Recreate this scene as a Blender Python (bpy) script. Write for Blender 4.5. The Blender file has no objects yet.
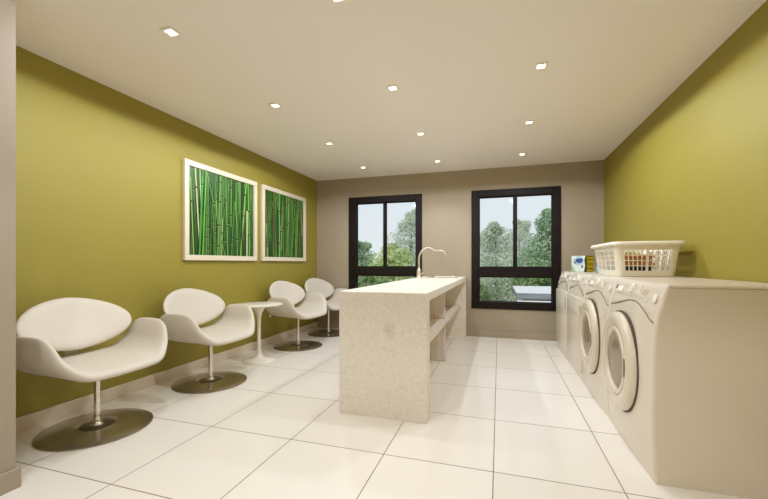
import bpy, bmesh, math, random
from mathutils import Vector, Matrix
PI = math.pi
rnd = random.Random(7)
SC = bpy.context.scene
COL = SC.collection

# ------------------------------------------------------------------ materials
def lin(c):
    return tuple(((x/255)/12.92 if x/255 <= .04045 else ((x/255+.055)/1.055)**2.4) for x in c)

def mat(name, col, rough=.5, metal=0., spec=.5, noise=None, bump=None, emit=None, trans=0., sub=0., coat=0.):
    m = bpy.data.materials.new(name); m.use_nodes = True
    nt = m.node_tree; b = nt.nodes['Principled BSDF']
    c = lin(col) + (1,)
    b.inputs['Base Color'].default_value = c
    b.inputs['Roughness'].default_value = rough
    b.inputs['Metallic'].default_value = metal
    b.inputs['Specular IOR Level'].default_value = spec
    b.inputs['Transmission Weight'].default_value = trans
    b.inputs['Coat Weight'].default_value = coat
    if emit:
        b.inputs['Emission Color'].default_value = lin(emit[0]) + (1,)
        b.inputs['Emission Strength'].default_value = emit[1]
    if noise or bump:
        tc = nt.nodes.new('ShaderNodeTexCoord')
    if noise:                                   # (scale, second colour, detail, stretch)
        mp = nt.nodes.new('ShaderNodeMapping'); mp.inputs['Scale'].default_value = noise[3] if len(noise) > 3 else (1, 1, 1)
        n = nt.nodes.new('ShaderNodeTexNoise'); n.inputs['Scale'].default_value = noise[0]; n.inputs['Detail'].default_value = noise[2]
        r = nt.nodes.new('ShaderNodeValToRGB')
        r.color_ramp.elements[0].position = .35; r.color_ramp.elements[1].position = .65
        r.color_ramp.elements[0].color = c; r.color_ramp.elements[1].color = lin(noise[1]) + (1,)
        nt.links.new(tc.outputs['Object'], mp.inputs['Vector']); nt.links.new(mp.outputs[0], n.inputs['Vector'])
        nt.links.new(n.outputs['Fac'], r.inputs['Fac']); nt.links.new(r.outputs['Color'], b.inputs['Base Color'])
    if bump:                                    # (scale, strength)
        n = nt.nodes.new('ShaderNodeTexNoise'); n.inputs['Scale'].default_value = bump[0]; n.inputs['Detail'].default_value = 4
        bp = nt.nodes.new('ShaderNodeBump'); bp.inputs['Strength'].default_value = bump[1]; bp.inputs['Distance'].default_value = .01
        nt.links.new(tc.outputs['Object'], n.inputs['Vector']); nt.links.new(n.outputs['Fac'], bp.inputs['Height'])
        nt.links.new(bp.outputs[0], b.inputs['Normal'])
    return m

M = {}
M['green'] = mat('green_wall_paint', (151, 137, 50), .6, noise=(1.5, (153, 139, 52), 2), bump=(90, .05))
M['beige'] = mat('beige_wall_paint', (164, 149, 125), .6, bump=(90, .05))
M['stub'] = mat('pale_beige_wall_paint', (161, 146, 126), .6, bump=(90, .05))
M['ceil'] = mat('ceiling_paint', (242, 234, 226), .8, bump=(70, .03))
M['base'] = mat('baseboard_paint', (226, 212, 194), .4)
M['frame'] = mat('dark_brown_window_metal', (26, 17, 11), .5, spec=.2)
M['white'] = mat('white_seat_upholstery', (210, 200, 185), .5, bump=(260, .04))
M['wtable'] = mat('white_lacquer', (236, 227, 212), .25)
M['steel'] = mat('brushed_steel', (190, 180, 164), .2, .92, noise=(6, (180, 172, 160), 6, (1, 1, 60)))
M['steeldark'] = mat('dark_steel', (112, 104, 92), .3, .9)
M['chrome'] = mat('warm_chrome', (222, 214, 202), .14, 1.)
M['tap'] = mat('satin_nickel', (202, 190, 172), .32, .5)
M['rubber'] = mat('dark_rubber', (50, 44, 38), .7)
M['shelf'] = mat('whitewashed_wood', (226, 214, 202), .45, noise=(4, (214, 200, 188), 5, (14, 14, 1)))
M['washer'] = mat('cream_enamel', (222, 209, 189), .28, coat=.25)
M['panel'] = mat('cream_panel_plastic', (212, 199, 178), .32)
M['ring'] = mat('cream_door_plastic', (220, 206, 184), .25, coat=.3)
M['ringdark'] = mat('grey_beige_gasket', (150, 134, 112), .5)
M['drum'] = mat('pale_drum_enamel', (238, 232, 230), .35)
M['seam'] = mat('dark_seam', (84, 68, 52), .7)
M['knob'] = mat('white_knob_plastic', (244, 236, 222), .25)
M['lcd'] = mat('grey_display', (204, 182, 152), .2)
M['dark'] = mat('dark_window_plastic', (96, 80, 62), .25)
M['basket'] = mat('white_basket_plastic', (240, 232, 214), .4)
M['tow_o'] = mat('orange_brown_cotton', (198, 134, 72), .9, noise=(60, (176, 106, 54), 3), bump=(220, .3))
M['tow_n'] = mat('dark_navy_cotton', (44, 50, 60), .9, bump=(220, .3))
M['tow_t'] = mat('light_teal_cotton', (128, 170, 186), .9, bump=(220, .3))
M['tow_c'] = mat('ochre_cotton', (214, 172, 100), .9, bump=(220, .3))
M['carton'] = mat('black_carton', (38, 38, 34), .4)
M['p_white'] = mat('carton_white_print', (214, 224, 218), .4)
M['p_blue'] = mat('carton_blue_print', (62, 92, 150), .4, noise=(30, (46, 66, 118), 2))
M['p_sky'] = mat('carton_pale_blue_print', (150, 186, 208), .4, noise=(35, (176, 204, 214), 2))
M['p_green'] = mat('carton_pale_green_print', (160, 186, 150), .4)
M['p_brown'] = mat('carton_brown_print', (92, 84, 66), .4)
M['p_yellow'] = mat('carton_yellow_print', (206, 186, 30), .4)
M['bottle'] = mat('pale_teal_plastic', (132, 182, 190), .25)
M['pframe'] = mat('cream_picture_frame', (228, 214, 190), .4)
M['bark'] = mat('grey_bark', (120, 108, 94), .9, noise=(8, (92, 84, 72), 5, (1, 1, .2)))
M['roofgrey'] = mat('grey_roof_slab', (112, 116, 120), .7, noise=(3, (102, 106, 112), 3))
M['rooflight'] = mat('skylit_roof_top', (206, 206, 204), .7)  # pale tone paints the sky's light onto the slab top
M['bwall'] = mat('white_render_wall', (232, 230, 226), .8)
M['lawn'] = mat('grass_lawn', (118, 140, 88), .95, noise=(1.2, (96, 122, 70), 6), bump=(40, .3))
M['lens'] = mat('lit_lamp_lens', (255, 240, 214), .4, emit=((255, 236, 200), 9.))

def hazy_leaf_mat(name, a, b):  # leaf colours are paled and greyed to imitate distance haze
    m = mat(name, a, .6, noise=(.9, b, 4)); nt = m.node_tree; p = nt.nodes['Principled BSDF']
    src = p.inputs['Base Color'].links[0].from_socket; out = nt.nodes['Material Output']
    t = nt.nodes.new('ShaderNodeBsdfTranslucent'); x = nt.nodes.new('ShaderNodeMixShader'); x.inputs[0].default_value = .45
    nt.links.new(src, t.inputs['Color']); nt.links.new(p.outputs[0], x.inputs[1]); nt.links.new(t.outputs[0], x.inputs[2]); nt.links.new(x.outputs[0], out.inputs['Surface'])
    return m
M['leaf_grey'] = hazy_leaf_mat('hazed_grey_green_leaves', (212, 217, 200), (188, 197, 178))
M['leaf_mid'] = hazy_leaf_mat('hazed_mid_green_leaves', (172, 194, 158), (142, 168, 132))
M['leaf_lime'] = hazy_leaf_mat('yellow_green_leaves', (206, 216, 160), (182, 197, 136))
M['leaf_deep'] = hazy_leaf_mat('deep_green_leaves', (148, 172, 116), (118, 146, 92))

def granite():
    m = bpy.data.materials.new('cream_speckled_granite'); m.use_nodes = True
    nt = m.node_tree; b = nt.nodes['Principled BSDF']; L = nt.links.new
    tc = nt.nodes.new('ShaderNodeTexCoord')
    def noise(s, d, lo, hi, c0, c1):
        n = nt.nodes.new('ShaderNodeTexNoise'); n.inputs['Scale'].default_value = s; n.inputs['Detail'].default_value = d
        r = nt.nodes.new('ShaderNodeValToRGB'); e = r.color_ramp.elements
        e[0].position, e[1].position = lo, hi; e[0].color = c0; e[1].color = c1
        L(tc.outputs['Object'], n.inputs['Vector']); L(n.outputs['Fac'], r.inputs['Fac']); return r
    r1 = noise(70, 3, .38, .6, lin((229, 219, 202)) + (1,), lin((237, 229, 214)) + (1,))
    r2 = noise(34, 4, .60, .72, (0, 0, 0, 1), (1, 1, 1, 1))
    r3 = noise(7, 6, .64, .78, (0, 0, 0, 1), (1, 1, 1, 1))
    def mix(a, b2, f, k):
        mx = nt.nodes.new('ShaderNodeMix'); mx.data_type = 'RGBA'
        mu = nt.nodes.new('ShaderNodeMath'); mu.operation = 'MULTIPLY'; mu.inputs[1].default_value = k
        L(f.outputs['Color'], mu.inputs[0]); L(mu.outputs[0], mx.inputs[0]); L(a, mx.inputs[6]); mx.inputs[7].default_value = b2; return mx.outputs[2]
    c = mix(r1.outputs['Color'], lin((176, 158, 124)) + (1,), r2, .3)
    c = mix(c, lin((178, 154, 116)) + (1,), r3, .35)
    L(c, b.inputs['Base Color']); b.inputs['Roughness'].default_value = .4; b.inputs['Specular IOR Level'].default_value = .3
    return m
M['granite'] = granite()

def tiles():
    m = bpy.data.materials.new('glossy_cream_floor_tiles'); m.use_nodes = True
    nt = m.node_tree; b = nt.nodes['Principled BSDF']; L = nt.links.new
    tc = nt.nodes.new('ShaderNodeTexCoord'); sp = nt.nodes.new('ShaderNodeSeparateXYZ'); L(tc.outputs['Object'], sp.inputs[0])
    def mth(op, a, v=None, w=None):
        n = nt.nodes.new('ShaderNodeMath'); n.operation = op
        for i, x in enumerate((a, v, w)):
            if x is None: continue
            if isinstance(x, (int, float)): n.inputs[i].default_value = x
            else: L(x, n.inputs[i])
        return n.outputs[0]
    def line(axis, off, pitch, wd):
        q = mth('DIVIDE', mth('SUBTRACT', sp.outputs[axis], off), pitch)
        f = mth('FRACT', q); d = mth('MINIMUM', f, mth('SUBTRACT', 1., f))
        return mth('LESS_THAN', mth('MULTIPLY', d, pitch), wd), mth('FLOOR', q)
    lx, fx = line(0, -1.2945, .6325, .0026); ly, fy = line(1, 1.415, .709, .0030)
    g = mth('MAXIMUM', lx, ly)
    cb = nt.nodes.new('ShaderNodeCombineXYZ'); L(fx, cb.inputs[0]); L(fy, cb.inputs[1])
    wn = nt.nodes.new('ShaderNodeTexWhiteNoise'); wn.noise_dimensions = '2D'; L(cb.outputs[0], wn.inputs['Vector'])
    mx = nt.nodes.new('ShaderNodeMix'); mx.data_type = 'RGBA'
    mx.inputs[6].default_value = lin((235, 227, 215)) + (1,); mx.inputs[7].default_value = lin((240, 233, 222)) + (1,); L(wn.outputs['Value'], mx.inputs[0])
    m2 = nt.nodes.new('ShaderNodeMix'); m2.data_type = 'RGBA'; L(g, m2.inputs[0]); L(mx.outputs[2], m2.inputs[6]); m2.inputs[7].default_value = lin((126, 106, 86)) + (1,)
    L(m2.outputs[2], b.inputs['Base Color'])
    L(mth('MULTIPLY_ADD', g, .5, .22), b.inputs['Roughness'])
    bp = nt.nodes.new('ShaderNodeBump'); bp.inputs['Strength'].default_value = .3; bp.inputs['Distance'].default_value = .002
    L(mth('SUBTRACT', 1., g), bp.inputs['Height']); L(bp.outputs[0], b.inputs['Normal'])
    return m
M['tiles'] = tiles()

def glass(name, tint, gloss=.08):
    m = bpy.data.materials.new(name); m.use_nodes = True; nt = m.node_tree; nt.nodes.clear()
    o = nt.nodes.new('ShaderNodeOutputMaterial'); t = nt.nodes.new('ShaderNodeBsdfTransparent'); g = nt.nodes.new('ShaderNodeBsdfGlossy')
    t.inputs[0].default_value = lin(tint) + (1,); g.inputs['Roughness'].default_value = .03
    f = nt.nodes.new('ShaderNodeFresnel'); f.inputs[0].default_value = 1.45
    mu = nt.nodes.new('ShaderNodeMath'); mu.operation = 'MULTIPLY'; mu.inputs[1].default_value = gloss*10
    x = nt.nodes.new('ShaderNodeMixShader'); L = nt.links.new
    L(f.outputs[0], mu.inputs[0]); L(mu.outputs[0], x.inputs[0]); L(t.outputs[0], x.inputs[1]); L(g.outputs[0], x.inputs[2]); L(x.outputs[0], o.inputs[0])
    return m
M['glass'] = glass('window_glass', (250, 252, 252), .05)
M['dglass'] = glass('door_glass', (248, 243, 236), .06)

def attr_mat(name):
    m = bpy.data.materials.new(name); m.use_nodes = True; nt = m.node_tree; b = nt.nodes['Principled BSDF']
    a = nt.nodes.new('ShaderNodeVertexColor'); a.layer_name = 'print'
    nt.links.new(a.outputs['Color'], b.inputs['Base Color']); b.inputs['Roughness'].default_value = .45
    return m
M['print'] = attr_mat('printed_photo_paper')

# ------------------------------------------------------------------ mesh helpers
def link(o, parent=None):
    COL.objects.link(o)
    if parent: o.parent = parent
    return o

def obj(name, bm, m, parent=None, smooth=False, loc=None, auto=None):
    me = bpy.data.meshes.new(name)
    bmesh.ops.recalc_face_normals(bm, faces=bm.faces)
    bm.to_mesh(me); bm.free()
    for mm in (m if isinstance(m, (list, tuple)) else [m]): me.materials.append(mm)
    if smooth or auto:
        for p in me.polygons: p.use_smooth = True
    if auto: me.set_sharp_from_angle(angle=math.radians(auto))
    o = bpy.data.objects.new(name, me)
    if loc: o.location = loc
    return link(o, parent)

def thing(name, label, cat, loc=(0, 0, 0), rz=0, group=None):
    o = bpy.data.objects.new(name, None); o.empty_display_size = .1
    o.location = loc; o.rotation_euler = (0, 0, rz); link(o)
    return tag(o, label, cat, group)

def tag(o, label, cat, group=None):
    o['label'] = label; o['category'] = cat
    if group: o['group'] = group
    return o

def struct(name, bm, m, parent=None, **k):
    o = obj(name, bm, m, parent, **k)
    if not parent: o['kind'] = 'structure'
    return o

def dup(root, loc, rz, label, group=None):
    r = root.copy(); COL.objects.link(r); r.location = loc; r.rotation_euler = (0, 0, rz); r['label'] = label
    if group: r['group'] = group
    for ch in list(root.children):
        c = ch.copy(); COL.objects.link(c); c.parent = r
        for g in list(ch.children):
            d = g.copy(); COL.objects.link(d); d.parent = c
    return r

def box(x0, x1, y0, y1, z0, z1, bev=0., seg=2, bm=None):
    b = bmesh.new()
    bmesh.ops.create_cube(b, size=1)
    for v in b.verts:
        v.co = Vector(((x0+x1)/2 + v.co.x*(x1-x0), (y0+y1)/2 + v.co.y*(y1-y0), (z0+z1)/2 + v.co.z*(z1-z0)))
    if bev: bmesh.ops.bevel(b, geom=b.edges[:], offset=bev, segments=seg, affect='EDGES', profile=.5)
    if bm is None: return b
    return merge(bm, b)

def merge(bm, b):
    me = bpy.data.meshes.new('tmp'); b.to_mesh(me); b.free(); bm.from_mesh(me); bpy.data.meshes.remove(me); return bm

def lathe(prof, n=40, axis='Z', org=(0, 0, 0), bm=None, closed=False):
    b = bmesh.new(); rings = []
    for r, h in prof:
        if r < 1e-6: rings.append([b.verts.new((0, 0, h))])
        else: rings.append([b.verts.new((r*math.cos(2*PI*i/n), r*math.sin(2*PI*i/n), h)) for i in range(n)])
    prs = list(zip(rings[:-1], rings[1:]))
    if closed: prs.append((rings[-1], rings[0]))
    for a, c in prs:
        for i in range(n):
            j = (i+1) % n
            q = [a[i % len(a)], a[j % len(a)], c[j % len(c)], c[i % len(c)]]
            u = []
            for v in q:
                if v not in u: u.append(v)
            if len(u) > 2: b.faces.new(u)
    if axis == 'X':                              # profile height runs towards -X
        for v in b.verts: v.co = Vector((-v.co.z, v.co.x, v.co.y))
    for v in b.verts: v.co += Vector(org)
    return b if bm is None else merge(bm, b)

def tube(path, rad, n=12, bm=None, closed=False):
    b = bmesh.new(); P = [Vector(p) for p in path]; rings = []; N = len(P)
    up = None
    for i, p in enumerate(P):
        t = (P[(i+1) % N] - P[i-1]) if closed else (P[min(i+1, N-1)] - P[max(i-1, 0)])
        t.normalize()
        if up is None:
            up = Vector((0, 0, 1)) if abs(t.z) < .9 else Vector((1, 0, 0))
        up = (up - t*up.dot(t)).normalized(); s = t.cross(up)
        r = rad[i] if isinstance(rad, (list, tuple)) else rad
        rings.append([b.verts.new(p + (up*math.cos(2*PI*k/n) + s*math.sin(2*PI*k/n))*r) for k in range(n)])
    prs = list(zip(rings[:-1], rings[1:]))
    if closed: prs.append((rings[-1], rings[0]))
    for a, c in prs:
        for k in range(n): b.faces.new((a[k], a[(k+1) % n], c[(k+1) % n], c[k]))
    if not closed:
        b.faces.new(rings[0][::-1]); b.faces.new(rings[-1])
    return b if bm is None else merge(bm, b)

def smooth_path(pts, k=6):
    P = [Vector(p) for p in pts]; out = []
    for i in range(len(P)-1):
        p0, p1, p2, p3 = P[max(i-1, 0)], P[i], P[i+1], P[min(i+2, len(P)-1)]
        for j in range(k):
            t = j/k
            out.append(.5*((2*p1) + (p2-p0)*t + (2*p0-5*p1+4*p2-p3)*t*t + (3*p1-p0-3*p2+p3)*t**3))
    out.append(P[-1]); return out

def interp(tab, x):
    if x <= tab[0][0]: return tab[0][1]
    for (a, u), (b, v) in zip(tab[:-1], tab[1:]):
        if x <= b:
            t = (x-a)/(b-a); t = t*t*(3-2*t)
            return u + (v-u)*t
    return tab[-1][1]

def pillow(surf, expo, half, n=22):
    """closed cushion around the surface surf(p, q), outline |p|^e + |q|^e = 1"""
    def pq(a, b):
        r = max(abs(a), abs(b))
        if r < 1e-9: return 0., 0.
        nn = (abs(a)**expo + abs(b)**expo)**(1/expo)
        rr = math.sin(r*PI/2)
        return a/nn*rr, b/nn*rr
    def S(p, q): return Vector(surf(p, q))
    b = bmesh.new(); top = {}; bot = {}
    for i in range(n+1):
        for j in range(n+1):
            a, c = -1 + 2*i/n, -1 + 2*j/n
            p, q = pq(a, c); e = 1e-3
            nrm = (S(p+e, q) - S(p-e, q)).cross(S(p, q+e) - S(p, q-e)).normalized()
            r = math.sin(max(abs(a), abs(c))*PI/2)
            h = half*max(0., 1-r**7)**.5
            o = S(p, q)
            if max(abs(a), abs(c)) > .9999: top[i, j] = bot[i, j] = b.verts.new(o)
            else:
                top[i, j] = b.verts.new(o + nrm*h); bot[i, j] = b.verts.new(o - nrm*h)
    for i in range(n):
        for j in range(n):
            for d in (top, bot):
                f = [d[i, j], d[i+1, j], d[i+1, j+1], d[i, j+1]]
                try: b.faces.new(f if d is top else f[::-1])
                except ValueError: pass
    return b

# ------------------------------------------------------------------ room shell
XL, XR, YB, YN, ZC = -3.114, 1.43, 5.972, -1.9, 2.62
XS, YS = -2.363, 1.25                            # wall stub in the left foreground
struct('floor', box(-4.2, 2.4, YN-.3, YB+.15, -.12, 0), M['tiles'])
struct('ceiling', box(-3.4, 1.7, YN-.3, YB+.15, ZC, ZC+.15), M['ceil'])
struct('wall_left', box(XL-.16, XL, YS-.14, YB+.15, 0, ZC), M['green'])
struct('wall_right', box(XR, XR+.16, YN-.3, YB+.15, 0, ZC), M['green'])
struct('wall_stub', box(XL-.16, XS, YN-.3, YS, 0, ZC), M['stub'])
struct('wall_front', box(XS, XR, YN-.3, YN, 0, ZC), M['beige'])
struct('shadow_header', box(XS, XR, -.02, .12, 2.283, ZC), M['beige'])   # added unseen header, shades the near washer's upper side from the rear lamps

WINS = [(-2.494, -1.204), (-.413, .871)]; WZ0, WZ1 = .44, 2.283
def back_wall():
    b = bmesh.new(); y0, y1 = YB, YB+.15
    xs = [XL]; 
    for a, c in WINS: xs += [a, c]
    xs.append(XR)
    for i in range(len(xs)-1):
        if i % 2 == 0: box(xs[i], xs[i+1], y0, y1, 0, ZC, bm=b)
        else:
            box(xs[i], xs[i+1], y0, y1, 0, WZ0, bm=b); box(xs[i], xs[i+1], y0, y1, WZ1, ZC, bm=b)
    bmesh.ops.remove_doubles(b, verts=b.verts, dist=1e-5)
    return b
struct('wall_back', back_wall(), M['beige'])
BH = .103
struct('baseboard_left', box(XL, XL+.016, YS, YB, 0, BH, .003, 1), M['base'])
struct('baseboard_back', box(XL+.016, XR, YB-.016, YB, 0, BH, .003, 1), M['beige'])
struct('baseboard_stub', box(XS, XS+.016, YN, YS+.016, 0, BH, .003, 1), M['stub'])
struct('baseboard_right', box(XR-.016, XR, YN, YB-.016, 0, BH, .003, 1), M['base'])

def window(n, x0, x1):
    w = x1-x0; y0, y1 = YB-.02, YB+.10
    b = bmesh.new(); s = .125
    g0 = .113 if n == 2 else .132               # side stile widths read from the photograph
    g1 = .113 if n == 2 else .104
    zt0, zt1 = .938, 1.084                       # transom
    zb, zt = .545, 2.178
    def bb(*a): box(*a, .004, 1, bm=b)
    bb(x0, x0+g0, y0, y1, WZ0, WZ1); bb(x1-g1, x1, y0, y1, WZ0, WZ1)
    bb(x0+g0, x1-g1, y0, y1, WZ0, zb); bb(x0+g0, x1-g1, y0, y1, zt, WZ1); bb(x0+g0, x1-g1, y0, y1, zt0, zt1)
    xm = x0 + (w*.505 if n == 2 else w*.498)
    bb(xm-.017, xm+.017, y0+.012, y1, zt1, zt)
    root = bpy.data.objects.new('window_%d' % n, None); root.location = ((x0+x1)/2, YB, WZ0); root['kind'] = 'structure'; link(root)
    def rel(o): o.location = (-(x0+x1)/2, -YB, -WZ0); return o
    rel(obj('window_frame', b, M['frame'], root))
    for (a, c, z, zz) in ((x0+g0, xm-.017, zt1, zt), (xm+.017, x1-g1, zt1, zt), (x0+g0, x1-g1, zb, zt0)):
        f = bmesh.new(); t = .013
        for q in ((a, a+t, z, zz), (c-t, c, z, zz), (a+t, c-t, z, z+t), (a+t, c-t, zz-t, zz)): box(q[0], q[1], YB+.03, YB+.07, q[2], q[3], bm=f)
        sash = rel(obj('sash', f, M['frame'], root))
        obj('pane', box(a+t, c-t, YB+.045, YB+.051, z+t, zz-t), M['glass'], sash)
    if True:
        h = bmesh.new(); box(xm-.01, xm+.01, y0, y0+.012, 1.16, 1.27, .003, 1, bm=h)
        rel(obj('window_latch', h, M['frame'], root))
for i, (a, c) in enumerate(WINS): window(i+1, a, c)

# ------------------------------------------------------------------ downlights
def downlight():
    t = thing('recessed_downlight', 'x', 'ceiling light', (0, 0, ZC), 0, 'square recessed ceiling downlights')
    b = bmesh.new(); o, i = .048, .027
    for q in ((-o, o, i, o), (-o, o, -o, -i), (-o, -i, -i, i), (i, o, -i, i)): box(q[0], q[1], q[2], q[3], -.008, 0, .002, 1, bm=b)
    obj('trim_ring', b, M['ceil'], t)
    obj('lamp_lens', box(-i, i, -i, i, -.004, 0), M['lens'], t)
    l = bpy.data.lights.new('lamp_beam', 'SPOT'); l.energy = LAMP; l.color = (1., 1.07, 1.17); l.spot_size = math.radians(169); l.spot_blend = .10; l.shadow_soft_size = .035
    lo = bpy.data.objects.new('lamp_beam', l); lo.location = (0, 0, -.03); link(lo, t)
    return t
LAMP, FILL = 33, 2.
DL = [(-1.99, 1.845, 'square downlight nearest the viewer above the green wall with the chairs'),
      (-1.99, 2.99, 'square downlight before the nearer bamboo picture, second along the wall with chairs'),
      (-1.99, 4.14, 'square downlight before the farther bamboo picture, third along the wall with chairs'),
      (-1.99, 5.325, 'square downlight nearest the left window, last along the wall with chairs'),
      (-.85, 1.87, 'square downlight cut by the top edge of the photo, in the middle row'),
      (-.85, 2.985, 'square downlight over the front end of the stone island'),
      (-.85, 4.135, 'square downlight over the middle of the stone island'),
      (-.85, 5.32, 'square downlight over the sink end of the stone island'),
      (.30, 2.98, 'square downlight over the laundry aisle, largest of the three there'),
      (.30, 4.132, 'square downlight above the laundry aisle, middle one of the three seen there'),
      (.30, 5.32, 'square downlight nearest the right window, over the far end of the laundry aisle'),
      (-.85, -.5, 'added square fill downlight out of view behind the camera, by the left'),  # added pair behind the camera, front fill for chairs, island and washers
      (.30, -.5, 'added square fill downlight out of view behind the camera, by the right')]
d0 = downlight()
for k, (x, y, lb) in enumerate(DL):
    if k == 0: d = d0; d0.location = (x, y, ZC); d0['label'] = lb
    else: d = dup(d0, (x, y, ZC), 0, lb)
    for ch in d.children:                        # lamps are dimmed one by one; the window row has a tighter beam
        if ch.type != 'LIGHT': continue
        q = ch.data = ch.data.copy(); q.energy = LAMP*(.95 if y > 5 else FILL if y < 0 else .40 if x == -.85 and y > 2 else 1.3 if x > 0 and y > 4 else 1.15 if x > 0 else 1.)
        if y > 5: q.spot_size = math.radians(114); q.spot_blend = .85
        if y < 0: q.shadow_soft_size = .05

# ------------------------------------------------------------------ chairs
def seat_surf():
    # arc profile of the winged seat shell across its width (p = -1..1)
    tab = [(0, 0), (.36, 3), (.62, 42), (.80, 76), (.90, 80), (1., 68)]
    half = .562; n = 200; pts = [(0., 0.)]
    for i in range(n):
        a = math.radians(interp(tab, (i+.5)/n)); x, z = pts[-1]
        pts.append((x + math.cos(a)*half/n, z + math.sin(a)*half/n))
    def at(t):
        f = min(abs(t), 1.02)*n; i = min(int(f), n-1); k = f-i
        return pts[i][0] + (pts[i+1][0]-pts[i][0])*k, pts[i][1] + (pts[i+1][1]-pts[i][1])*k
    def surf(p, q):
        y, z = at(p); y = math.copysign(y, p)
        w = interp([(0, 0), (.35, 0), (.8, 1), (1, 1)], abs(p))
        x = .03 + q*(.285 - .035*w) - .03*w
        z0 = .458 + z - .03*max(q, 0)**2*(1-w) + .012*max(-q, 0)**2*(1-w)
        return (x, y*(1 - .04*w*q), z0)
    return surf

def back_surf(p, q):
    y = .372*p
    x = -.255 - .085*q + .10*p*p + .02*q*q
    z = .720 + .180*q*(1 - .10*abs(p))
    return (x, y, z)

def make_chair(label):
    t = thing('swivel_lounge_chair', label, 'chair', (0, 0, 0), 0, 'white swivel chairs along the green wall')
    obj('seat_shell', pillow(seat_surf(), 3.6, .038, 34), M['white'], t, smooth=True)
    obj('backrest', pillow(back_surf, 2.05, .030, 22), M['white'], t, smooth=True)
    nk = smooth_path([(-.14, 0, .450), (-.22, 0, .465), (-.262, 0, .51), (-.250, 0, .57), (-.242, 0, .62)], 5)
    b = bmesh.new(); rings = []
    for i, p in enumerate(nk):
        tt = (nk[min(i+1, len(nk)-1)] - nk[max(i-1, 0)]).normalized(); s = Vector((0, 1, 0)); u = tt.cross(s)
        rings.append([b.verts.new(p + s*math.copysign(abs(math.cos(a))**.6, math.cos(a))*.045 + u*math.copysign(abs(math.sin(a))**.6, math.sin(a))*.014) for a in [2*PI*k/16 for k in range(16)]])
    for a, c in zip(rings[:-1], rings[1:]):
        for k in range(16): b.faces.new((a[k], a[(k+1) % 16], c[(k+1) % 16], c[k]))
    b.faces.new(rings[0]); b.faces.new(rings[-1][::-1])
    obj('back_support', b, M['white'], t, smooth=True)
    pl = obj('pedestal_stem', lathe([(0, .024), (.042, .024), (.040, .030), (.026, .040), (.0205, .06), (.0195, .09), (.0195, .412), (.06, .420), (.075, .427), (.075, .434), (0, .434)], 28), M['chrome'], t, auto=40)
    obj('base_disc', lathe([(0, .0), (.325, .0), (.332, .003), (.332, .007), (.325, .010), (.26, .0145), (.16, .020), (.105, .0225), (.10, .0255), (.05, .028), (0, .028)], 72), M['steel'], t, auto=30)
    obj('base_collar', lathe([(0, .024), (.100, .0235), (.102, .025), (.098, .0272), (.045, .0295), (0, .0295)], 48), M['steeldark'], t, auto=30)
    return t
CH = [((-2.675, 1.87), 0, 'white swivel chair nearest the viewer, its left edge behind the foreground wall corner'),
      ((-2.66, 2.915), 0, 'white swivel chair on the near side of the small round table'),
      ((-2.66, 4.545), -6, 'white swivel chair just beyond the small round table, under the farther bamboo picture'),
      ((-2.66, 5.50), -10, 'white swivel chair in the far corner, partly hidden by the stone island')]
c0 = make_chair(CH[0][2])
for k, ((x, y), a, lb) in enumerate(CH):
    if k == 0: c0.location = (x, y, 0); c0.rotation_euler.z = math.radians(a)
    else: dup(c0, (x, y, 0), math.radians(a), lb)

# ------------------------------------------------------------------ side table
t = thing('side_table', 'small round white pedestal side table standing between the second and third chairs', 'table', (-2.715, 3.745, 0))
obj('tabletop', lathe([(0, .642), (.20, .642), (.262, .650), (.275, .657), (.275, .661), (.270, .664), (0, .664)], 56), M['wtable'], t, auto=40)
obj('pedestal', lathe([(0, 0), (.185, 0), (.187, .004), (.17, .010), (.11, .022), (.06, .042), (.034, .075), (.024, .12), (.020, .20), (.020, .42), (.024, .50), (.036, .56), (.062, .605), (.10, .636), (.115, .642), (0, .642)], 44), M['wtable'], t, smooth=True)

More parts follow.
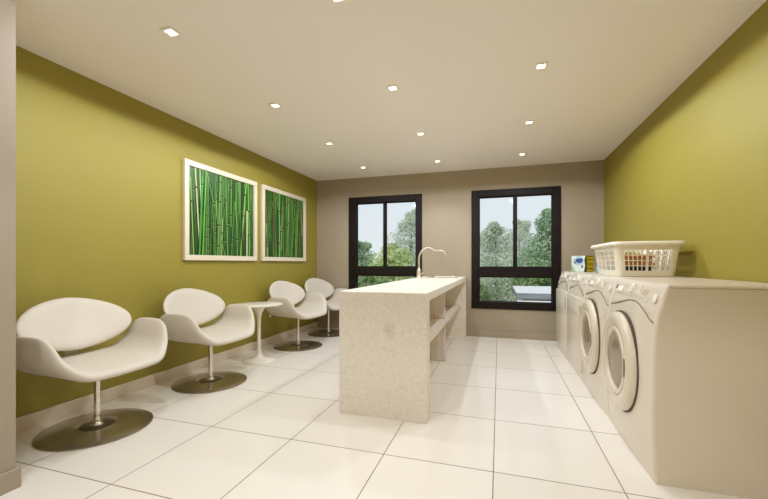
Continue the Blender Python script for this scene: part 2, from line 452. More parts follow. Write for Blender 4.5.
# ------------------------------------------------------------------ bamboo pictures
def picture(yc, seed, label):
    r = random.Random(seed); W, H = 1.192, 1.05; fw = .058
    t = thing('framed_picture', label, 'picture', (XL, yc, 1.178), 0, 'framed bamboo prints on the green wall')
    b = bmesh.new(); d = .036
    for q in ((-W/2, W/2, 0, fw), (-W/2, W/2, H-fw, H), (-W/2, -W/2+fw, fw, H-fw), (W/2-fw, W/2, fw, H-fw)):
        box(0, d, q[0], q[1], q[2], q[3], .003, 1, bm=b)
    obj('picture_frame', b, M['pframe'], t)
    b = bmesh.new(); y0, y1, z0, z1 = -W/2+fw, W/2-fw, fw, H-fw
    cols = []
    def quad(pts, cs, x):
        # clip to the sheet in Y (stalks lean only slightly), Z is already inside
        vs = [b.verts.new((x, min(max(y, y0), y1), min(max(z, z0), z1))) for y, z in pts]
        f = b.faces.new(vs); cols.append(cs)
    x = .012
    quad([(y0, z0), (y1, z0), (y1, z1), (y0, z1)], [(30, 66, 20), (38, 84, 24), (104, 148, 84), (60, 112, 44)], x)
    n = 112
    for k in range(n):
        x += .00009
        deep = k/n
        w = r.uniform(.014, .036)*(.6+.7*deep)
        ya = r.uniform(y0-.05, y1+.05); yb = ya + r.gauss(0, .05)
        if r.random() < .10: yb = ya + r.choice((-1, 1))*r.uniform(.16, .4); w *= .45
        g = r.uniform(.6, 1.05)*(.55+.55*deep)
        base = r.choice([(90, 156, 54), (76, 142, 48), (106, 166, 64), (130, 184, 86), (76, 128, 50), (122, 160, 70), (62, 110, 42)])
        if r.random() < .06: base = (206, 214, 150)
        if r.random() < .05: base = (150, 120, 60)
        lit = tuple(min(235, c*g*1.3) for c in base); mid = tuple(c*g*.85 for c in base); drk = tuple(c*g*.30 for c in base)
        za, zb = z0, z1
        if r.random() < .25: zb = z0 + r.uniform(.45, .9)*(z1-z0)
        if r.random() < .15: za = z0 + r.uniform(.1, .4)*(z1-z0)
        def yy(z): return ya + (yb-ya)*(z-z0)/(z1-z0)
        segs = 8
        for s in range(segs):
            zs, ze = za + (zb-za)*s/segs, za + (zb-za)*(s+1)/segs
            ok = all(y0+w < yy(z) < y1-w for z in (zs, ze))
            if not ok: continue
            for (f0, f1, c_a, c_b) in ((-.5, -.3, drk, mid), (-.3, -.05, mid, lit), (-.05, .25, lit, mid), (.25, .5, mid, drk)):
                quad([(yy(zs)+w*f0, zs), (yy(zs)+w*f1, zs), (yy(ze)+w*f1, ze), (yy(ze)+w*f0, ze)], [c_a, c_b, c_b, c_a], x)
        z = z0 + r.uniform(.05, .4)
        while z < zb-.03 and w > .009:
            if z > za+.02 and y0+w < yy(z) < y1-w and r.random() < .6:
                c1 = (44, 34, 18); c2 = (150, 160, 90)
                quad([(yy(z)-w*.58, z), (yy(z)+w*.58, z), (yy(z)+w*.58, z+.016), (yy(z)-w*.58, z+.016)], [c1]*4, x+.00004)
                quad([(yy(z)-w*.5, z-.006), (yy(z)+w*.5, z-.006), (yy(z)+w*.58, z), (yy(z)-w*.58, z)], [c2]*4, x+.00004)
            z += r.uniform(.22, .42)
    b.verts.index_update()
    me = bpy.data.meshes.new('bamboo_print'); b.to_mesh(me); b.free()
    ca = me.color_attributes.new('print', 'FLOAT_COLOR', 'CORNER')
    for p, cs in zip(me.polygons, cols):
        for li, c in zip(p.loop_indices, cs): ca.data[li].color = lin(c) + (1,)
    me.materials.append(M['print'])
    link(bpy.data.objects.new('bamboo_print', me), t)
    obj('backing_board', box(0, .011, y0, y1, z0, z1), M['pframe'], t)
picture(3.618, 11, 'cream-framed print of green bamboo stalks, nearer of the two on the green wall')
picture(4.925, 23, 'cream-framed print of green bamboo stalks, farther of the two, beside the window wall')

sk = obj('wall_socket', lathe([(0, 0), (.024, 0), (.024, .006), (.018, .010), (0, .010)], 24, 'X'), M['knob'], None, auto=40)
sk.rotation_euler.z = PI; sk.location = (XL, 4.55, .395)
tag(sk, 'tiny round white socket low on the green wall beside the third chair', 'socket')

# ------------------------------------------------------------------ stone island
isl = thing('kitchen_island', 'long cream speckled stone island with open shelf and sink running to the window wall', 'island', (-.831, 4.29, 0))
IX0, IX1, IY0, IY1 = -1.171, -.491, 2.61, YB-.018
def loc(b):
    for v in b.verts: v.co -= Vector((-.831, 4.29, 0))
    return b
SX0, SX1, SY0, SY1 = -1.00, -.62, 5.36, 5.82
def worktop():
    b = bmesh.new(); z0, z1 = .873, .935
    xs, ys = [IX0, SX0, SX1, IX1], [IY0, SY0, SY1, IY1]
    vv = {}
    for k, z in enumerate((z0, z1)):
        for i, x in enumerate(xs):
            for j, y in enumerate(ys): vv[i, j, k] = b.verts.new((x, y, z))
    for i in range(3):
        for j in range(3):
            if (i, j) == (1, 1): continue
            for k in (0, 1): b.faces.new([vv[i, j, k], vv[i+1, j, k], vv[i+1, j+1, k], vv[i, j+1, k]])
    def side(a, c): b.faces.new([vv[a+(0,)], vv[c+(0,)], vv[c+(1,)], vv[a+(1,)]])
    for i in range(3): side((i, 0), (i+1, 0)); side((i, 3), (i+1, 3)); side((0, i), (0, i+1)); side((3, i), (3, i+1))
    for a, c in (((1, 1), (2, 1)), ((2, 1), (2, 2)), ((2, 2), (1, 2)), ((1, 2), (1, 1))): side(a, c)
    bmesh.ops.recalc_face_normals(b, faces=b.faces)
    ed = [e for e in b.edges if e.is_manifold and e.calc_face_angle(0) > 1 and all(v.co.z > .9 for v in e.verts)]
    ed += [e for e in b.edges if all(abs(v.co.x-IX0) < 1e-5 and abs(v.co.y-IY0) < 1e-5 for v in e.verts)]
    bmesh.ops.bevel(b, geom=ed, offset=.007, segments=3, affect='EDGES', profile=.5)
    return b
obj('worktop', loc(worktop()), M['granite'], isl, auto=40)
obj('end_panel', loc(box(IX0, IX1, IY0, IY0+.115, 0, .8728, .001, 1)), M['granite'], isl)
obj('end_panel', loc(box(IX0, IX1, IY1-.10, IY1, 0, .8728, .001, 1)), M['granite'], isl)
o = obj('shelf', loc(box(IX0+.07, -.575, IY0+.1155, IY1-.1005, .455, .495, .002, 1)), M['shelf'], isl); o['label'] = 'pale wooden shelf'
for za, zb in ((0, .4545), (.4955, .8725)):
    o = obj('divider', loc(box(IX0+.07, -.60, 4.33, 4.365, za, zb, .002, 1)), M['shelf'], isl); o['label'] = 'pale wooden divider'
def sink():
    b = bmesh.new()
    def ring(x0, x1, y0, y1, z, r, n=5):
        out = []
        for (cx, cy, a0) in ((x1-r, y1-r, 0), (x0+r, y1-r, 90), (x0+r, y0+r, 180), (x1-r, y0+r, 270)):
            for k in range(n+1):
                a = math.radians(a0 + 90*k/n); out.append(b.verts.new((cx+r*math.cos(a), cy+r*math.sin(a), z)))
        return out
    f = .022
    R = [ring(SX0-f, SX1+f, SY0-f, SY1+f, .9355, .03), ring(SX0-f, SX1+f, SY0-f, SY1+f, .942, .03), ring(SX0+.004, SX1-.004, SY0+.004, SY1-.004, .944, .03),
         ring(SX0+.006, SX1-.006, SY0+.006, SY1-.006, .936, .03), ring(SX0+.014, SX1-.014, SY0+.014, SY1-.014, .79, .05), ring(SX0+.05, SX1-.05, SY0+.05, SY1-.05, .755, .06)]
    for a, c in zip(R[:-1], R[1:]):
        n = len(a)
        for k in range(n): b.faces.new((a[k], a[(k+1) % n], c[(k+1) % n], c[k]))
    b.faces.new(R[-1])
    return b
sb = obj('sink_basin', loc(sink()), M['tap'], isl, auto=40)
sb['label'] = 'satin metal sink basin'
obj('drain', loc(lathe([(0, .756), (.04, .756), (.04, .759), (.03, .757), (0, .7575)], 24, org=(-.81, 5.59, 0))), M['chrome'], sb, auto=40)

f = thing('faucet', 'tall pale gooseneck faucet standing at the left edge of the stone worktop by the sink', 'faucet', (-1.122, 5.34, .9352))
obj('faucet_base', lathe([(0, 0), (.040, 0), (.040, .006), (.036, .012), (.035, .085), (.030, .11), (.019, .14), (.014, .15), (0, .15)], 28), M['tap'], f, auto=45)
sp = smooth_path([(0, 0, .14), (0, 0, .27), (.012, 0, .335), (.055, 0, .40), (.12, 0, .432), (.185, 0, .418), (.225, 0, .395)], 6)
obj('spout', tube(sp, .015, 14), M['tap'], f, smooth=True)
obj('spout_tip', tube(smooth_path([(.215, 0, .400), (.25, 0, .392), (.33, 0, .392), (.362, 0, .375), (.382, 0, .335), (.388, 0, .30)], 5), .0095, 12), M['tap'], f, smooth=True)
obj('lever', tube([(.030, 0, .050), (.05, 0, .060), (.066, 0, .075)], [.008, .007, .006], 10), M['tap'], f, smooth=True)

# ------------------------------------------------------------------ washing machines and dryers
WX, WW, WH = .757, .832, 1.04                     # front plane, width, height
FR = [(0, .018), (.06, .012), (.30, .003), (.60, .003), (.80, .013), (.88, .027), (.95, .046), (1.0, .060), (1.03, .069)]
def fx(z): return interp(FR, z)
def cabinet():
    pf = [(fx(z), z) for z in [.0, .02, .05, .09, .15, .22, .30, .40, .50, .60, .70, .78, .84, .88, .91, .94, .97, 1.0, 1.02]]
    pf += [(.071, 1.031), (.077, 1.037), (.088, 1.04), (.30, 1.04), (.50, 1.04), (.64, 1.04), (.652, 1.035), (.655, 1.02), (.655, .8), (.655, .4), (.655, .02), (.65, 0), (.4, 0), (.2, 0)]
    n = len(pf); R = .020; K = 6
    nr = []
    for i in range(n):
        a, c = Vector(pf[i-1]), Vector(pf[(i+1) % n]); tt = (c-a).normalized(); nr.append(Vector((tt.y, -tt.x)))
    cen = Vector((.35, .5))
    for i in range(n):
        if nr[i].dot(cen-Vector(pf[i])) < 0: nr[i] = -nr[i]
    sl = []
    for k in range(K+1):
        th = PI/2*k/K; sl.append((R*(1-math.cos(th)), R*(1-math.sin(th))))
    sl2 = [(-WW/2+e, d) for e, d in sl] + [(WW/2-e, d) for e, d in sl[::-1]]
    b = bmesh.new(); rings = []
    for y, d in sl2:
        rings.append([b.verts.new((p[0]+q.x*d, y, max(p[1]+q.y*d, 0) if p[1] > .03 else p[1])) for p, q in zip(pf, nr)])
    for a, c in zip(rings[:-1], rings[1:]):
        for k in range(n): b.faces.new((a[k], a[(k+1) % n], c[(k+1) % n], c[k]))
    b.faces.new(rings[0]); b.faces.new(rings[-1][::-1])
    return b
WAVE = [(0, .835), (.10, .850), (.23, .890), (.38, .917), (.55, .918), (.75, .890), (.92, .864), (1., .858)]
def wave(y):
    # s runs from the near side (y = -WW/2) to the far side; smooth through the control points
    s = (y+WW/2)/WW
    for i in range(len(WAVE)-1):
        if s <= WAVE[i+1][0] or i == len(WAVE)-2:
            (a, u), (c, v) = WAVE[i], WAVE[i+1]; t = (s-a)/(c-a)
            def sl(j):
                j0, j1 = max(j-1, 0), min(j+1, len(WAVE)-1)
                return (WAVE[j1][1]-WAVE[j0][1])/(WAVE[j1][0]-WAVE[j0][0])
            m0, m1 = sl(i)*(c-a), sl(i+1)*(c-a)
            return (2*t**3-3*t*t+1)*u + (t**3-2*t*t+t)*m0 + (3*t*t-2*t**3)*v + (t**3-t*t)*m1
def control_fascia():
    b = bmesh.new(); ny, nz = 48, 10; y0, y1 = -WW/2+.036, WW/2-.004
    y0 = -WW/2+.018; y1 = WW/2-.018
    g = {}
    for i in range(ny+1):
        y = y0 + (y1-y0)*i/ny
        for j in range(nz+1):
            zz = wave(y) + (1.012-wave(y))*j/nz
            g[i, j, 0] = b.verts.new((fx(zz) + (.002 if i in (0, ny) else -.0025 if j in (0, nz) else -.004), y, zz)); g[i, j, 1] = b.verts.new((fx(zz)+.004, y, zz))
    for i in range(ny):
        for j in range(nz):
            for k in (0, 1): b.faces.new((g[i, j, k], g[i+1, j, k], g[i+1, j+1, k], g[i, j+1, k]))
    for i in range(ny):
        for j in (0, nz): b.faces.new((g[i, j, 0], g[i+1, j, 0], g[i+1, j, 1], g[i, j, 1]))
    for j in range(nz):
        for i in (0, ny): b.faces.new((g[i, j, 0], g[i, j+1, 0], g[i, j+1, 1], g[i, j, 1]))
    return b
def on_panel(bmk, y, z, lift=.004):
    """place a shape modelled facing -X at (y, z) on the sloping control panel"""
    sl = math.atan2(fx(z+.01)-fx(z-.01), .02)
    mt = Matrix.Translation((fx(z)-lift, y, z)) @ Matrix.Rotation(sl, 4, 'Y')
    bmesh.ops.transform(bmk, matrix=mt, verts=bmk.verts); return bmk
def disc(r, h): return lathe([(0, 0), (r, 0), (r, h*.7), (r*.9, h), (0, h)], 26, 'X')
def add_controls(t):
    obj('control_panel', control_fascia(), M['panel'], t, auto=40)
    pts = [(fx(wave(y))-.003, y, wave(y)-.003) for y in [-WW/2+.022 + (WW-.044)*k/60 for k in range(61)]]
    obj('panel_seam', tube(pts, .0026, 6), M['seam'], t, smooth=True)
    kb = bmesh.new(); k1 = disc(.038, .008); merge(kb, k1); k2 = disc(.030, .015); merge(kb, k2); box(-.018, -.014, -.004, .004, -.028, .028, bm=kb)
    obj('program_dial', on_panel(kb, .03, .992), M['knob'], t, auto=40)
    obj('button', on_panel(disc(.024, .009), -.352, .958), M['knob'], t, auto=40)
    obj('display', on_panel(box(-.0012, .004, -.042, .042, -.024, .024, .0005, 1), -.180, .985), M['lcd'], t)
    obj('slide_switch', on_panel(box(-.005, .004, -.010, .010, -.032, .032, .002, 2), -.095, .988), M['knob'], t)
    for k in range(4): obj('button', on_panel(box(-.004, .004, -.010, .010, -.008, .008, .001, 1), -.235+.036*k, .937+.006*k), M['knob'], t)
    dr = obj('detergent_drawer', on_panel(box(-.008, .004, -.055, .055, -.019, .019, .004, 2), .255, .972), M['knob'], t)
    obj('drawer_window', on_panel(box(-.003, .004, -.020, .020, -.014, .014, .001, 1), .345, .982), M['dark'], t)
    obj('lid_seam', box(.12, .64, -WW/2+.03, WW/2-.03, 1.0385, 1.0412, .001, 1), M['panel'], t)

def make_washer(label):
    t = thing('washing_machine', label, 'washing machine', (0, 0, 0), 0, 'front-loading machines along the right wall')
    obj('cabinet', cabinet(), M['washer'], t, smooth=True).data.set_sharp_from_angle(angle=math.radians(50))
    add_controls(t)
    zc = .52; yo = .09; o = (0, yo, zc); R = .312
    obj('door_gasket', lathe([(R+.008, -.012), (R+.008, .004), (R-.02, .006), (R-.02, -.012)], 72, 'X', o, closed=True), M['seam'], t, auto=40)
    d = obj('door', lathe([(R, -.01), (R, .018), (R-.008, .030), (R-.030, .040), (R-.065, .044), (R-.085, .040), (R-.088, .034), (R-.094, .034), (R-.100, .042), (R-.118, .044), (R-.126, .038), (R-.132, .026), (R-.138, -.01)], 80, 'X', o, closed=True), M['ring'], t, smooth=True)
    d.data.set_sharp_from_angle(angle=math.radians(45))
    obj('drum', lathe([(0, .012), (.06, .013), (.12, .016), (R-.1325, .022)], 56, 'X', o), M['drum'], d, smooth=True)
    obj('door_glass', lathe([(0, .034), (.06, .033), (.12, .031), (R-.131, .027), (R-.131, .0245), (.12, .027), (0, .030)], 56, 'X', o), M['dglass'], d, smooth=True)
    obj('door_handle', box(-.046, -.034, yo-.218, yo-.204, zc-.055, zc+.055, .003, 2), M['ringdark'], d)
    obj('hinge_cover', tube(smooth_path([(-.020, yo-.29*math.cos(a)-.006, zc+.29*math.sin(a)*1.09) for a in [-.6+.3*k for k in range(5)]], 4), .004, 6), M['ringdark'], d, smooth=True)
    return t
def make_dryer(label):
    t = thing('tumble_dryer', label, 'dryer', (0, 0, 0), 0, 'front-loading machines along the right wall')
    obj('cabinet', cabinet(), M['washer'], t, smooth=True).data.set_sharp_from_angle(angle=math.radians(50))
    add_controls(t)
    b = box(-.004, .016, -WW/2+.022, WW/2-.022, .10, .80, .003, 2)
    d = obj('door', b, M['washer'], t, auto=40)
    obj('door_handle', box(-.007, -.003, -WW/2+.055, -WW/2+.075, .60, .74, .002, 1), M['seam'], d)
    obj('kick_seam', tube([(fx(.085)-.001, -WW/2+.035, .085), (fx(.085)-.001, WW/2-.035, .085)], .0025, 6), M['seam'], t)
    return t
WP = .84
w1 = make_washer('cream front-loading washing machine with round door, nearest the viewer under the laundry basket side')
w1['label'] = 'cream washing machine with round porthole door, nearest the viewer, blank side showing'
w1.location = (WX, 2.25+WP/2, 0)
dup(w1, (WX, 2.25+WP*1.5, 0), 0, 'cream washing machine with round porthole door, second in the row, under the white basket')
dr = make_dryer('cream machine with a flush flat door, third in the row, before the window-end machine')
dr.location = (WX, 2.25+WP*2.5, 0)
dup(dr, (WX, 2.25+WP*3.5, 0), 0, 'cream machine with flat door and dark handle, last in the row by the window')

# ------------------------------------------------------------------ laundry basket
def rrect(hx, hy, r, n=6):
    out = []
    for (sx, sy, a0) in ((1, 1, 0), (-1, 1, 90), (-1, -1, 180), (1, -1, 270)):
        for k in range(n+1):
            a = math.radians(a0+90*k/n); out.append((sx*(hx-r)+r*math.cos(a), sy*(hy-r)+r*math.sin(a)))
    return out
TOPZ = 1.0425
BKX, BKY = 1.115, 3.735
bk = thing('laundry_basket', 'white plastic laundry basket with lattice sides holding folded clothes', 'basket', (BKX, BKY, TOPZ+.0045))
BH_, BA, BB = .262, (.192, .318), (.224, .356)     # height, half sizes at the bottom and top
def basket_wall():
    hz = [0, .045] ; z = .045
    for k in range(4): hz += [z+.034, z+.041]; z += .041
    hz = [0, .042, .078, .084, .120, .126, .162, .168, .206, BH_]
    solid_z = [True, False, True, False, True, False, True, False, True]
    # break points along each side in 0..1, True = upright bar or solid strip
    def side(n_pan, cells):
        pts = [0.]; sol = []; strip = .055; pan = (1-strip*(n_pan+1))/n_pan; x = 0.
        for p in range(n_pan):
            pts.append(x+strip); sol.append(True); x += strip
            bar = pan*.05; cw = (pan-bar*(cells-1))/cells
            for c_ in range(cells):
                x += cw; pts.append(x); sol.append(False)
                if c_ < cells-1: x += bar; pts.append(x); sol.append(True)
        pts.append(1.); sol.append(True); return pts, sol
    shortp, shorts = side(2, 5); longp, longs = side(4, 4)
    per = []                                       # list of (function of half sizes, solid flag to next)
    r = .034
    def add(side_pts, sol, a, bq):
        for k, s in enumerate(side_pts[:-1]): per.append(('s', a, bq, s, sol[k]))
    def corner(sx, sy, a0):
        for k in range(6): per.append(('c', sx, sy, math.radians(a0+90*k/6), True))
    add(shortp, shorts, (-1, -1), (1, -1)); corner(1, -1, 270)
    add(longp, longs, (1, -1), (1, 1)); corner(1, 1, 0)
    add(shortp, shorts, (1, 1), (-1, 1)); corner(-1, 1, 90)
    add(longp, longs, (-1, 1), (-1, -1)); corner(-1, -1, 180)
    def pos(e, hx, hy):
        if e[0] == 's':
            a, bq, s = e[1], e[2], e[3]
            def cp(q, other):
                dx = other[0]-q[0]; dy = other[1]-q[1]
                return Vector((q[0]*hx + (r if dx > 0 else -r if dx < 0 else 0), q[1]*hy + (r if dy > 0 else -r if dy < 0 else 0)))
            p0, p1 = cp(a, bq), cp(bq, a); return p0 + (p1-p0)*s
        return Vector((e[1]*(hx-r) + r*math.cos(e[3]), e[2]*(hy-r) + r*math.sin(e[3])))
    b = bmesh.new(); rows = []
    for z in hz:
        f = z/BH_; hx, hy = BA[0]+(BB[0]-BA[0])*f, BA[1]+(BB[1]-BA[1])*f
        rows.append([b.verts.new((*pos(e, hx, hy), z)) for e in per])
    n = len(per)
    for j in range(len(hz)-1):
        for k in range(n):
            if solid_z[j] or per[k][4]: b.faces.new((rows[j][k], rows[j][(k+1) % n], rows[j+1][(k+1) % n], rows[j+1][k]))
    b.faces.new(rows[0][::-1])
    bmesh.ops.recalc_face_normals(b, faces=b.faces)
    return b
wl = obj('basket_body', basket_wall(), M['basket'], bk)
md = wl.modifiers.new('thickness', 'SOLIDIFY'); md.thickness = .004; md.offset = 1
dg = bpy.context.evaluated_depsgraph_get(); me2 = bpy.data.meshes.new_from_object(wl.evaluated_get(dg)); wl.modifiers.clear(); wl.data = me2; me2.name = 'basket_body'
def rim():
    b = bmesh.new(); rings = []
    for (o, z) in ((-.004, BH_-.004), (.012, BH_-.018), (.030, BH_-.020), (.034, BH_-.010), (.032, BH_+.004), (.018, BH_+.012), (.002, BH_+.012), (-.006, BH_+.006)):
        rings.append([b.verts.new((x, y, z)) for x, y in rrect(BB[0]+o, BB[1]+o, .036+o, 8)])
    for a, c in zip(rings, rings[1:]+rings[:1]):
        n = len(a)
        for k in range(n): b.faces.new((a[k], a[(k+1) % n], c[(k+1) % n], c[k]))
    return b
obj('basket_rim', rim(), M['basket'], bk, smooth=True)

def folded(name, label, cat, m, cx, cy, z, hx, hy, h, layers, rz, seed):
    r = random.Random(seed); b = bmesh.new()
    lh = h/layers
    for l in range(layers):
        dx, dy = r.uniform(-.006, .006), r.uniform(-.006, .006); ph = r.uniform(0, 6)
        rings = []
        for (o, zz) in ((.012, 0), (.003, .12), (0, .35), (0, .65), (.003, .88), (.012, 1.)):
            ring = []
            for x, y in rrect(hx-o, hy-o, .03):
                w = .004*math.sin(9*x+7*y+ph)
                ring.append(b.verts.new((x+dx, y+dy, l*lh + zz*lh*.98 + (w*.4 if 0 < l else 0)*zz)))
            rings.append(ring)
        for a, c in zip(rings[:-1], rings[1:]):
            n = len(a)
            for k in range(n): b.faces.new((a[k], a[(k+1) % n], c[(k+1) % n], c[k]))
        b.faces.new(rings[0][::-1]); b.faces.new(rings[-1])
    o = obj(name, b, m, None, auto=60); o.location = (cx, cy, z); o.rotation_euler.z = rz
    return tag(o, label, cat, 'folded laundry in the basket')
zb = TOPZ + .006
folded('folded_garment', 'dark folded garment at the bottom of the white basket, in its near half', 'clothes', M['tow_n'], BKX-.035, BKY-.17, zb, .105, .11, .075, 3, 0, 1)
folded('folded_towel', 'orange-brown folded towel on top of the dark garment in the white basket', 'towel', M['tow_o'], BKX-.035, BKY-.17, zb+.076, .11, .115, .095, 3, .03, 2)
folded('folded_towel', 'light blue folded towel in the far half of the white basket', 'towel', M['tow_t'], BKX-.03, BKY+.15, zb, .12, .11, .11, 3, -.03, 3)
folded('folded_garment', 'ochre folded garment on the light blue towel in the white basket', 'clothes', M['tow_c'], BKX-.03, BKY+.15, zb+.111, .12, .115, .06, 2, .04, 4)

# ------------------------------------------------------------------ detergent carton, bottle
ct = thing('detergent_box', 'blue and white detergent box with a yellow side, on the last machine', 'box', (.985, 5.10, TOPZ), math.radians(-47))
DW, DD, DH = .20, .135, .197
obj('carton', box(-DW/2, DW/2, -DD/2, DD/2, 0, DH, .002, 1), M['carton'], ct)
def poly(pts, thick, face='front', bm=None):
    b = bmesh.new(); lo, hi = [], []
    for u, v in pts:
        if face == 'front': lo.append(b.verts.new((u, -DD/2+.001, v))); hi.append(b.verts.new((u, -DD/2-thick, v)))
        else: lo.append(b.verts.new((DW/2-.001, u, v))); hi.append(b.verts.new((DW/2+thick, u, v)))
    n = len(lo); b.faces.new(lo); b.faces.new(hi)
    for k in range(n): b.faces.new((lo[k], lo[(k+1) % n], hi[(k+1) % n], hi[k]))
    return b if bm is None else merge(bm, b)
def blob(cx, cy, rx, ry, seed, n=20):
    r = random.Random(seed); ph = r.uniform(0, 6)
    return [(cx+rx*math.cos(a)*(1+.18*math.sin(3*a+ph)), cy+ry*math.sin(a)*(1+.18*math.cos(2*a+ph))) for a in [2*PI*k/n for k in range(n)]]
fp = obj('front_print', poly([(-.098, .002), (.070, .002), (.085, .08), (.075, .14), (.090, .195), (-.098, .195)], .0004), M['p_white'], ct)
obj('print_patch', poly(blob(.0, .135, .070, .05, 5), .0008), M['p_sky'], fp)
obj('print_patch', poly(blob(.01, .135, .050, .034, 2), .0012), M['p_blue'], fp)
obj('print_patch', poly([(-.098, .002), (-.04, .002), (-.07, .05), (-.098, .08)], .0008), M['p_green'], fp)
obj('print_patch', poly(blob(.045, .065, .012, .020, 3), .0012), M['p_brown'], fp)
obj('print_patch', poly(blob(-.050, .112, .014, .014, 8), .0012), M['p_brown'], fp)
sp_ = obj('side_print', poly([(-.058, .003), (.064, .003), (.064, .194), (-.058, .194)], .0004, 'side'), M['p_yellow'], ct)
for v in (.036, .090, .148, .184): obj('stripe', poly([(-.050, v), (.058, v), (.058, v+.009), (-.050, v+.009)], .0009, 'side'), M['carton'], sp_)
bt = thing('plastic_bottle', 'small pale teal plastic bottle standing beside the laundry basket', 'bottle', (1.055, 4.56, TOPZ))
obj('bottle_body', lathe([(0, 0), (.034, 0), (.038, .006), (.039, .05), (.034, .075), (.018, .092), (.012, .098), (0, .098)], 28), M['bottle'], bt, smooth=True)
obj('cap', lathe([(0, .098), (.014, .098), (.014, .112), (.010, .118), (0, .118)], 20), M['p_sky'], bt, auto=40)

# ------------------------------------------------------------------ outside
GZ = -3.0
lw = struct('ground', box(-60, 60, 6.6, 120, GZ-.2, GZ), M['lawn'])

def tree(name, label, cat, x, y, top, hw, m, seed, n=2600, leaf=.10, low=GZ+1.0, shape=1., group='trees outside the windows'):
    """crown built from many small leaves gathered in rounded clumps, on a tapered trunk"""
    r = random.Random(seed)
    t = thing(name, label, cat, (x, y, GZ), 0, group)
    H = top-GZ; lo = low-GZ
    clumps = []
    nc = 26
    for k in range(nc):
        f = (k+.5)/nc; z = lo + (H-lo)*f*.93
        w = hw*math.sin(PI*min(1, (.18+.82*f)))**.6*shape if f < .55 else hw*math.cos((f-.55)/.45*PI/2*.93)**.75
        a = r.uniform(0, 2*PI); d = w*.62*math.sqrt(r.random())
        clumps.append((Vector((d*math.cos(a), d*math.sin(a), z)), w*r.uniform(.38, .6)+.08))
    verts, faces = [], []
    for k in range(int(n*3.2)):
        c, cr = r.choice(clumps)
        while True:
            v = Vector((r.uniform(-1, 1), r.uniform(-1, 1), r.uniform(-1, 1)))
            if 0.02 < v.length < 1: break
        v = v.normalized()*cr*(.55+.45*r.random()); v.z *= .8
        p = c+v; s = leaf*r.uniform(.55, 1.2)
        p.z = min(p.z, H)
        nrm = (v.normalized() + Vector((r.gauss(0, .5), r.gauss(0, .5), r.gauss(0, .5)+.3))).normalized()
        u = nrm.orthogonal().normalized(); u.rotate(Matrix.Rotation(r.uniform(0, 6.3), 3, nrm)); w_ = nrm.cross(u)
        i = len(verts)
        verts += [p-u*s, p-w_*s*.45+nrm*s*.1, p+u*s, p+w_*s*.45+nrm*s*.1]; faces.append((i, i+1, i+2, i+3))
    me = bpy.data.meshes.new('foliage'); me.from_pydata([tuple(v) for v in verts], [], faces); me.materials.append(m)
    link(bpy.data.objects.new('foliage', me), t)
    b = tube([(0, 0, 0), (.03, .02, lo*.6), (0, .05, lo), (.05, 0, lo+(H-lo)*.45), (0, 0, lo+(H-lo)*.75)], [.05*H*.5, .04*H*.5, .034*H*.5, .02*H*.5, .008*H*.5], 8)
    for k in range(5):
        c, cr = clumps[4+k*4]; tube([(0, 0, lo+(c.z-lo)*.4), c*.55+Vector((0, 0, c.z*.32)), c], [.014*H*.4, .009*H*.4, .004*H*.4], 6, bm=b)
    obj('trunk', b, M['bark'], t, smooth=True)
    return t
tree('broadleaf_tree', 'mid-green tree at the left side of the left window', 'tree', -8.4, 22, 2.8, 1.5, M['leaf_mid'], 1)
tree('leafy_bush', 'tall yellow-green bush across the middle of the left window', 'tree', -5.0, 18, 2.3, 1.75, M['leaf_lime'], 2, 4200)
tree('broadleaf_tree', 'tall grey-green hazy tree at the right side of the left window', 'tree', -6.95, 30, 6.1, 2.3, M['leaf_grey'], 3, 3400)
tree('broadleaf_tree', 'grey-green rounded tree filling the left pane of the right window', 'tree', -.24, 28.5, 4.36, 2.6, M['leaf_grey'], 4, 4200)
tree('broadleaf_tree', 'pale grey-green tree seen beside the mullion of the right window', 'tree', 1.75, 36, 5.6, 2.5, M['leaf_grey'], 5, 3000)
tree('broadleaf_tree', 'large deep-green tree filling the right pane of the right window', 'tree', 2.95, 22.5, 4.55, 2.35, M['leaf_mid'], 6, 4600)
tree('leafy_shrub', 'bright green shrub below the transom of the right window, left of the flat roof', 'shrub', -1.0, 14.6, .75, 1.1, M['leaf_deep'], 7, 3200, .085, GZ+.3, 1.2, 'shrubs outside the windows')
tree('leafy_shrub', 'green shrub behind the flat roof seen through the right window', 'shrub', 1.6, 18.0, 1.15, 1.5, M['leaf_deep'], 8, 4200, .09, GZ+.3, 1.2, 'shrubs outside the windows')
tree('leafy_shrub', 'green shrub below the transom of the left window', 'shrub', -4.6, 13, .85, 1.6, M['leaf_deep'], 9, 3600, .085, GZ+.3, 1.2, 'shrubs outside the windows')
tree('broadleaf_tree', 'low green tree far left behind the left window edge', 'tree', -13.5, 28, 1.9, 1.8, M['leaf_mid'], 10, 2600)
tree('broadleaf_tree', 'green tree hidden behind the wall between the two windows', 'tree', -3.0, 23, 3.0, 1.7, M['leaf_mid'], 12, 2600)

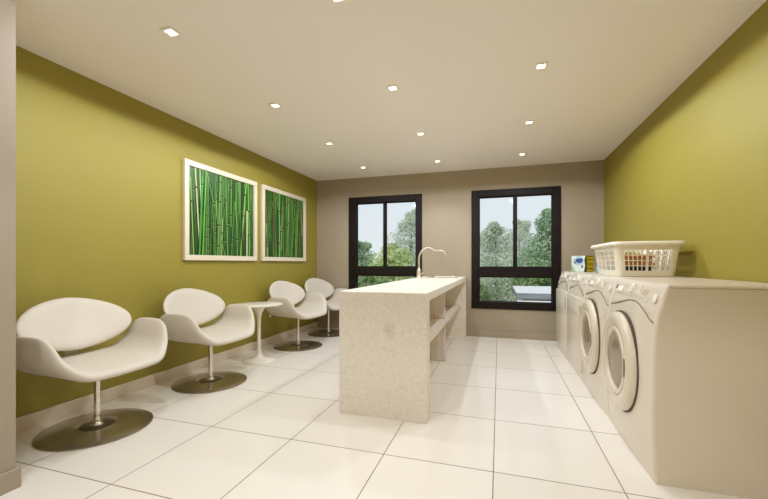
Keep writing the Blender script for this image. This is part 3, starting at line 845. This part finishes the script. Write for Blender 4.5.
hb = thing('flat_roofed_building', 'low white building with a grey flat roof slab outside the right window', 'building', (2.4, 11.6, GZ))
def rel(b):
    for v in b.verts: v.co -= Vector((2.4, 11.6, GZ))
    return b
obj('wall', rel(box(.62, 4.4, 10.95, 13.8, GZ, .179, .01, 1)), M['bwall'], hb)
rs = obj('roof_slab', rel(box(.44, 4.6, 10.75, 14.0, .18, .325, .01, 1)), M['roofgrey'], hb)
obj('skylit_top', rel(box(.46, 4.58, 10.77, 13.98, .325, .337, .004, 1)), M['rooflight'], rs)
obj('canopy', rel(box(.48, 4.4, 10.0, 10.95, .03, .12, .006, 1)), M['bwall'], hb)

# ------------------------------------------------------------------ sky and sun
w = bpy.data.worlds.new('hazy_sky'); SC.world = w; w.use_nodes = True
nt = w.node_tree; bg = nt.nodes['Background']; L = nt.links.new
tc = nt.nodes.new('ShaderNodeTexCoord'); sp = nt.nodes.new('ShaderNodeSeparateXYZ'); L(tc.outputs['Generated'], sp.inputs[0])
r = nt.nodes.new('ShaderNodeValToRGB'); e = r.color_ramp.elements
e[0].position = 0.; e[0].color = lin((226, 230, 232)) + (1,); e[1].position = .5; e[1].color = lin((206, 220, 236)) + (1,)
L(sp.outputs['Z'], r.inputs['Fac']); L(r.outputs['Color'], bg.inputs['Color']); bg.inputs['Strength'].default_value = 1.16
s = bpy.data.lights.new('sun', 'SUN'); s.energy = 3.0; s.angle = .1; s.color = (1, .96, .9)
so = bpy.data.objects.new('sun', s); so.rotation_euler = (math.radians(50), 0, math.radians(-25)); link(so)

# ------------------------------------------------------------------ camera
cam = bpy.data.cameras.new('camera'); co = bpy.data.objects.new('camera', cam); link(co)
cam.sensor_width = 36; cam.lens = 36*370/768; cam.shift_y = 13.5/768; cam.clip_start = .05; cam.clip_end = 300
co.location = (0, 0, 1.15); co.rotation_euler = (PI/2, 0, math.atan(115/370))
SC.camera = co
vs = SC.view_settings; vs.view_transform = 'Standard'; vs.look = 'None'; vs.exposure = 0.; vs.gamma = 1; vs.use_curve_mapping = False
SC.cycles.use_denoising = True
SC.cycles.max_bounces = 10; SC.cycles.diffuse_bounces = 6; SC.cycles.transparent_max_bounces = 12
SC.cycles.sample_clamp_indirect = 6
